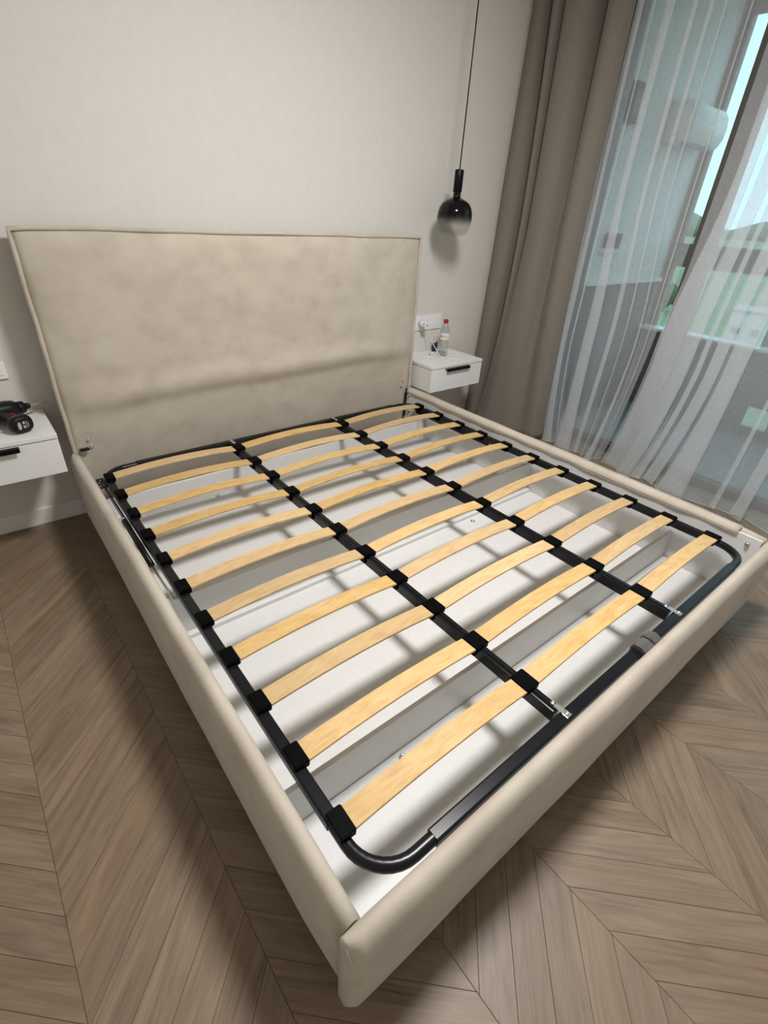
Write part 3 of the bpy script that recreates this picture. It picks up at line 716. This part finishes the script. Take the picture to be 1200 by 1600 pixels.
# ------------------------------------------------------------------ tulle panels
def tulle(y0, y0b, y1, y1b, pleats, seed, label, xo=1.90):
    """sheer cloth; every pleat is a run where the cloth doubles back on itself (three layers).
    pleats: centre and width at 1.65 m height, at 0.75 m height and on the floor"""
    def at(p, t):
        if t < 0.395: return p[0], p[1]
        if t < 0.725: u = (t-0.395)/0.33; u = u*u*(3-2*u); return lerp(p[0], p[2], u), lerp(p[1], p[3], u)
        u = (t-0.725)/0.275; u = u**1.6; return lerp(p[2], p[4], u), lerp(p[3], p[5], u)
    def sec(t):
        fl = t**4; ya0 = y0+(y0b-y0)*fl; ya1 = y1+(y1b-y1)*fl
        out = [(xo, ya0, 0)]
        for k, p in enumerate(pleats):
            c, w = at(p, t); h = w/2; a = (0.010+0.10*w)*(1+0.5*t)
            xb = xo-0.055*t**6*(0.5+0.5*math.sin(k*2.3+seed))
            out += [(xb-a*0.5, c+h+0.006, 0), (xb-a, c, 0), (xb-a, c-h, 0), (xb-a*0.4, c-h-0.002, 0), (xb, c, 0), (xb+a*0.4, c+h+0.002, 0), (xb+a, c+h, 0), (xb+a, c, 0), (xb+a*0.3, c-h-0.010, 0)]
        out.append((xo+0.004, ya1, 0)); return out
    rows = []; NT = 44
    for j in range(NT+1):
        t = j/NT; z = lerp(2.73, 0.006, t)
        sp = smoothpath(sec(t), 5)
        rows.append([(p.x+0.004*math.sin(i*0.06+4*t+seed)+0.012*t**8*math.sin(i*0.33+seed), p.y+0.003*math.sin(i*0.05+5*t), z) for i, p in enumerate(sp)])
    n = len(rows[0]); V = [p for r in rows for p in r]
    F = [(j*n+i, j*n+i+1, (j+1)*n+i+1, (j+1)*n+i) for j in range(NT) for i in range(n-1)]
    o = tag(sheet('tulle_curtain', V, F, M['tulle']), label, 'curtain', 'sheer curtains before the balcony window')
    tube('hem', [(p[0], p[1], 0.004) for p in rows[-1]], 0.0013, M['hem'], o, 5)
    return o
tulle(-0.245, -0.31, -0.873, -0.745, [(-.264, .030, -.264, .045, -.345, .05), (-.327, .012, -.328, .016, -.405, .03), (-.415, .045, -.447, .080, -.485, .10), (-.535, .030, -.580, .032, -.565, .04), (-.610, .022, -.668, .012, -.625, .02), (-.680, .014, -.745, .012, -.685, .03), (-.79, .010, -.80, .010, -.72, .015)], 3, 'sheer white tulle curtain hanging next to the taupe drape')
tulle(-0.911, -0.76, -2.46, -2.46, [(-1.00, .07, -.935, .12, -.84, .11), (-1.095, .06, -1.048, .075, -.95, .08), (-1.165, .025, -1.128, .03, -1.015, .04), (-1.24, .06, -1.20, .06, -1.09, .07), (-1.345, .08, -1.297, .085, -1.24, .14), (-1.52, .02, -1.50, .02, -1.47, .03), (-1.66, .07, -1.62, .05, -1.60, .06), (-1.85, .08, -1.85, .08, -1.83, .08), (-2.06, .05, -2.06, .05, -2.05, .05), (-2.26, .08, -2.26, .08, -2.26, .08)], 11, 'sheer white tulle curtain hanging before the balcony city view')
# curtain rail
cr_ = tag(box('curtain_rail', (1.82, -2.6, 2.732), (1.93, 0.365, 2.749), M['plastic'], None, 0.002, 1), 'white ceiling curtain rail carrying the drape and tulle', 'curtain rail')

# ------------------------------------------------------------------ balcony window and balcony
w1 = struct(empty('window_1', (XW+0.05, -1.5, 0)))
def fr(par, n, lo, hi, m='alu'):
    L_ = par.location
    return box(n, [lo[i]-L_[i] for i in range(3)], [hi[i]-L_[i] for i in range(3)], M[m], par, 0.003, 1)
xa, xb = XW+0.03, XW+0.10
fr(w1, 'frame_post', (xa, -0.16, 0.05), (xb, -0.101, 2.549)); fr(w1, 'frame_post', (xa, -0.905, 0.05), (xb, -0.80, 2.549)); fr(w1, 'frame_post', (xa, -2.949, 0.05), (xb, -2.87, 2.549))
fr(w1, 'frame_rail', (xa, -2.949, 2.47), (xb, -0.101, 2.5495)); fr(w1, 'frame_rail', (xa, -2.949, 0.0), (xb, -0.101, 0.05))
fr(w1, 'pane', (xa+0.03, -0.80, 0.05), (xa+0.036, -0.16, 2.47), 'glass'); fr(w1, 'pane', (xa+0.03, -2.87, 0.05), (xa+0.036, -0.905, 2.47), 'glass')
BX = 3.34
struct(box('floor_balcony', (2.2, -3.5, -0.06), (BX+0.08, -0.12, -0.005), M['tile']))
we = struct(box('wall_balcony', (2.2, -0.12, -0.06), (BX+0.08, 0.05, 2.75), M['balcony']))
box('dado_panel', (2.2, -0.135, 0.0), (BX-0.05, -0.1201, 0.99), M['dado'], we, 0.002, 1)
box('dado_ledge', (2.2, -0.165, 0.99), (BX-0.05, -0.1201, 1.02), M['white'], we, 0.003, 1)
struct(box('wall_balcony_far', (2.2, -3.65, -0.06), (BX+0.08, -3.5, 2.75), M['balcony']))
struct(box('ceiling_balcony', (2.2, -3.65, 2.65), (BX+0.08, 0.05, 2.75), M['ceil']))
w2 = struct(empty('window_2', (BX, -1.8, 0)))
for y in (-0.19, -1.06, -1.93, -2.80, -3.499):
    fr(w2, 'frame_post', (BX, y, 0.0), (BX+0.06, y+(0.069 if y > -3.4 else 0.06), 2.65))
for z0, z1 in ((0.0, 0.075), (0.58, 0.64), (1.105, 1.265), (2.56, 2.65)):
    fr(w2, 'frame_rail', (BX+0.004, -3.5, z0), (BX+0.055, -0.121, z1))
ys = (-0.121, -0.99, -1.86, -2.73, -3.44)
for a, b in zip(ys[:-1], ys[1:]):
    for z0, z1 in ((0.64, 1.105), (1.265, 2.56)):
        fr(w2, 'pane', (BX+0.026, b-0.07, z0), (BX+0.032, a, z1), 'glass')
for a, b, z0 in ((-0.121, -1.08, 0.075), (-1.08, -1.25, 0.22), (-1.25, -2.30, 0.075), (-2.30, -3.499, 0.075)):
    fr(w2, 'parapet_panel', (BX+0.02, b, z0), (BX+0.04, a, 0.58), 'dado')
fr(w2, 'pane', (BX+0.026, -1.25, 0.075), (BX+0.032, -1.08, 0.22), 'glass')
struct(box('trim_1', (BX-0.16, -3.49, 0.64), (BX-0.001, -0.121, 0.66), M['white'], None, 0.003, 1))
# wall things on the balcony
ac = tag(empty('air_conditioner', (3.02, -0.12, 1.80)), 'white air conditioner with rounded front on the balcony wall behind the tulle', 'air conditioner')
def acring(x, s=1.0):
    pr = [(-0.001, 0.0), (-0.12, -0.005), (-0.185, 0.02), (-0.215, 0.08), (-0.22, 0.16), (-0.205, 0.235), (-0.17, 0.275), (-0.10, 0.29), (-0.001, 0.29)]
    return [(x, y*s, 0.145+(z-0.145)*s) for y, z in pr]
loft('casing', [acring(-0.28, 0.72), acring(-0.265, 0.78), acring(0.23, 0.78), acring(0.25, 0.72)], M['plastic'], ac)
box('vent_flap', (-0.24, -0.14, 0.026), (0.20, -0.08, 0.034), M['darkprint'], ac, 0.001, 1)
bx_ = tag(empty('balcony_socket', (2.42, -0.12, 1.22)), 'double grey socket on the balcony wall above the ledge', 'socket')
box('back_box', (-0.09, -0.03, -0.03), (0.09, -0.001, 0.0), M['plastic'], bx_, 0.003, 1)
for x in (-0.075, 0.035): box('socket_cover', (x, -0.04, 0.0), (x+0.045, -0.001, 0.09), M['dado'], bx_, 0.004, 1)
sp_ = tag(empty('switch_panel', (2.27, -0.12, 1.88)), 'dark switch panel high on the balcony wall', 'panel')
box('panel_case', (-0.05, -0.04, 0.0), (0.05, -0.001, 0.19), M['dado'], sp_, 0.006, 2)
box('panel_door', (-0.038, -0.044, 0.02), (0.038, -0.0395, 0.15), M['alu'], sp_, 0.002, 1)

# ------------------------------------------------------------------ town outside
M['ground'] = mat('meadow', (0.20, 0.25, 0.13), 0.95, var=0.35, vscale=0.03)
M['facade'] = mat('far_facade', (0.62, 0.62, 0.60), 0.9, var=0.05, vscale=0.4)
M['farglass'] = mat('far_window', (0.10, 0.12, 0.14), 0.3)
M['leaf'] = mat('far_foliage', (0.08, 0.13, 0.05), 0.95, var=0.4, vscale=0.6)
M['trunk'] = mat('far_trunk', (0.09, 0.06, 0.04), 0.95)
M['hill'] = mat('wooded_hill', (0.13, 0.17, 0.10), 1.0, var=0.1, vscale=0.002)
GZ = -26.0
struct(box('ground', (20, -900, GZ-1), (2600, 1800, GZ), M['ground']))
V, F = [], []
for i in range(41):
    a = math.radians(-30+80*i/40); r = 2600
    h = 60+35*math.sin(i*0.7)+22*math.sin(i*1.9+1)
    V += [(r*math.cos(a), r*math.sin(a), GZ-5), (r*math.cos(a)*1.0, r*math.sin(a), GZ+h*0.7), ((r+250)*math.cos(a), (r+250)*math.sin(a), GZ+h+25), ((r+700)*math.cos(a), (r+700)*math.sin(a), GZ-5)]
for i in range(40):
    for k in range(4): F.append((i*4+k, i*4+(k+1) % 4, i*4+4+(k+1) % 4, i*4+4+k))
hl_ = struct(mesh('hills', V, F, M['hill'], None, True))
def house(x, y, w, d, h, rz, label):
    b = tag(empty('far_building', (x, y, GZ), rz), label, 'building')
    box('walls', (-w/2, -d/2, 0), (w/2, d/2, h), M['facade'], b, 0.1, 1)
    rf = box('roof', (-w/2-0.4, -d/2-0.4, h), (w/2+0.4, d/2+0.4, h+0.6), M['tile'], b, 0.1, 1)
    nz = int(h/3.2); ny = int(d/4)
    me = None
    for a in range(nz):
        for c in range(ny):
            if me is None:
                o = box('window', (-0.15, -0.9, 0), (0.12, 0.9, 1.6), M['farglass'], b, 0.02, 1); me = o.data
            else: o = link('window', me, None, b)
            o.location = (-w/2, -d/2+(c+0.5)*d/ny, 1.1+a*3.2)
    return b
house(165, 38, 12, 22, 9.6, 0.2, 'pale three-storey far building, wide front, seen between the tulle folds')
house(150, -14, 14, 16, 12.9, 0.5, 'pale far building with four rows of windows')
house(190, 4, 10, 14, 6.5, -0.1, 'low pale far building with two rows of windows')
def blob(r, seed):
    rnd = random.Random(seed); bm = bmesh.new(); bmesh.ops.create_icosphere(bm, subdivisions=3, radius=r)
    for v in bm.verts:
        d = v.co.normalized(); k = 1+0.16*math.sin(d.x*5+seed)*math.cos(d.y*6+seed*2)+0.12*math.sin(d.z*9+d.x*7+seed)+rnd.uniform(-0.05, 0.05)
        v.co = v.co*k
    me = bpy.data.meshes.new('crown'); bm.to_mesh(me); bm.free(); me.materials.append(M['leaf']); return me
CR = [blob(3.2, 1), blob(3.6, 5)]
tr_me = None
rnd = random.Random(4)
spots = [(165, 38, 18), (150, -14, 17), (190, 4, 14)]
while len(spots) < 17:
    d = rnd.uniform(95, 240); a = math.radians(rnd.uniform(3, 38)); q = (CAM.x+d*math.cos(a), CAM.y+d*math.sin(a), 5)
    if all(math.hypot(q[0]-p[0], q[1]-p[1]) > p[2]+q[2] for p in spots): spots.append(q)
for i, q in enumerate(spots[3:]):
    t = tag(empty('far_tree', (q[0], q[1], GZ)), 'round green tree in the town far below the balcony', 'tree', 'trees in the town below')
    if tr_me is None:
        o = lathe('trunk', [(0.35, 0), (0.28, 2), (0.2, 4.5), (0.05, 5.0)], M['trunk'], t, 8); tr_me = o.data
    else: link('trunk', tr_me, None, t)
    o = link('crown', CR[i % 2], None, t, True); o.location = (0, 0, 5.6)
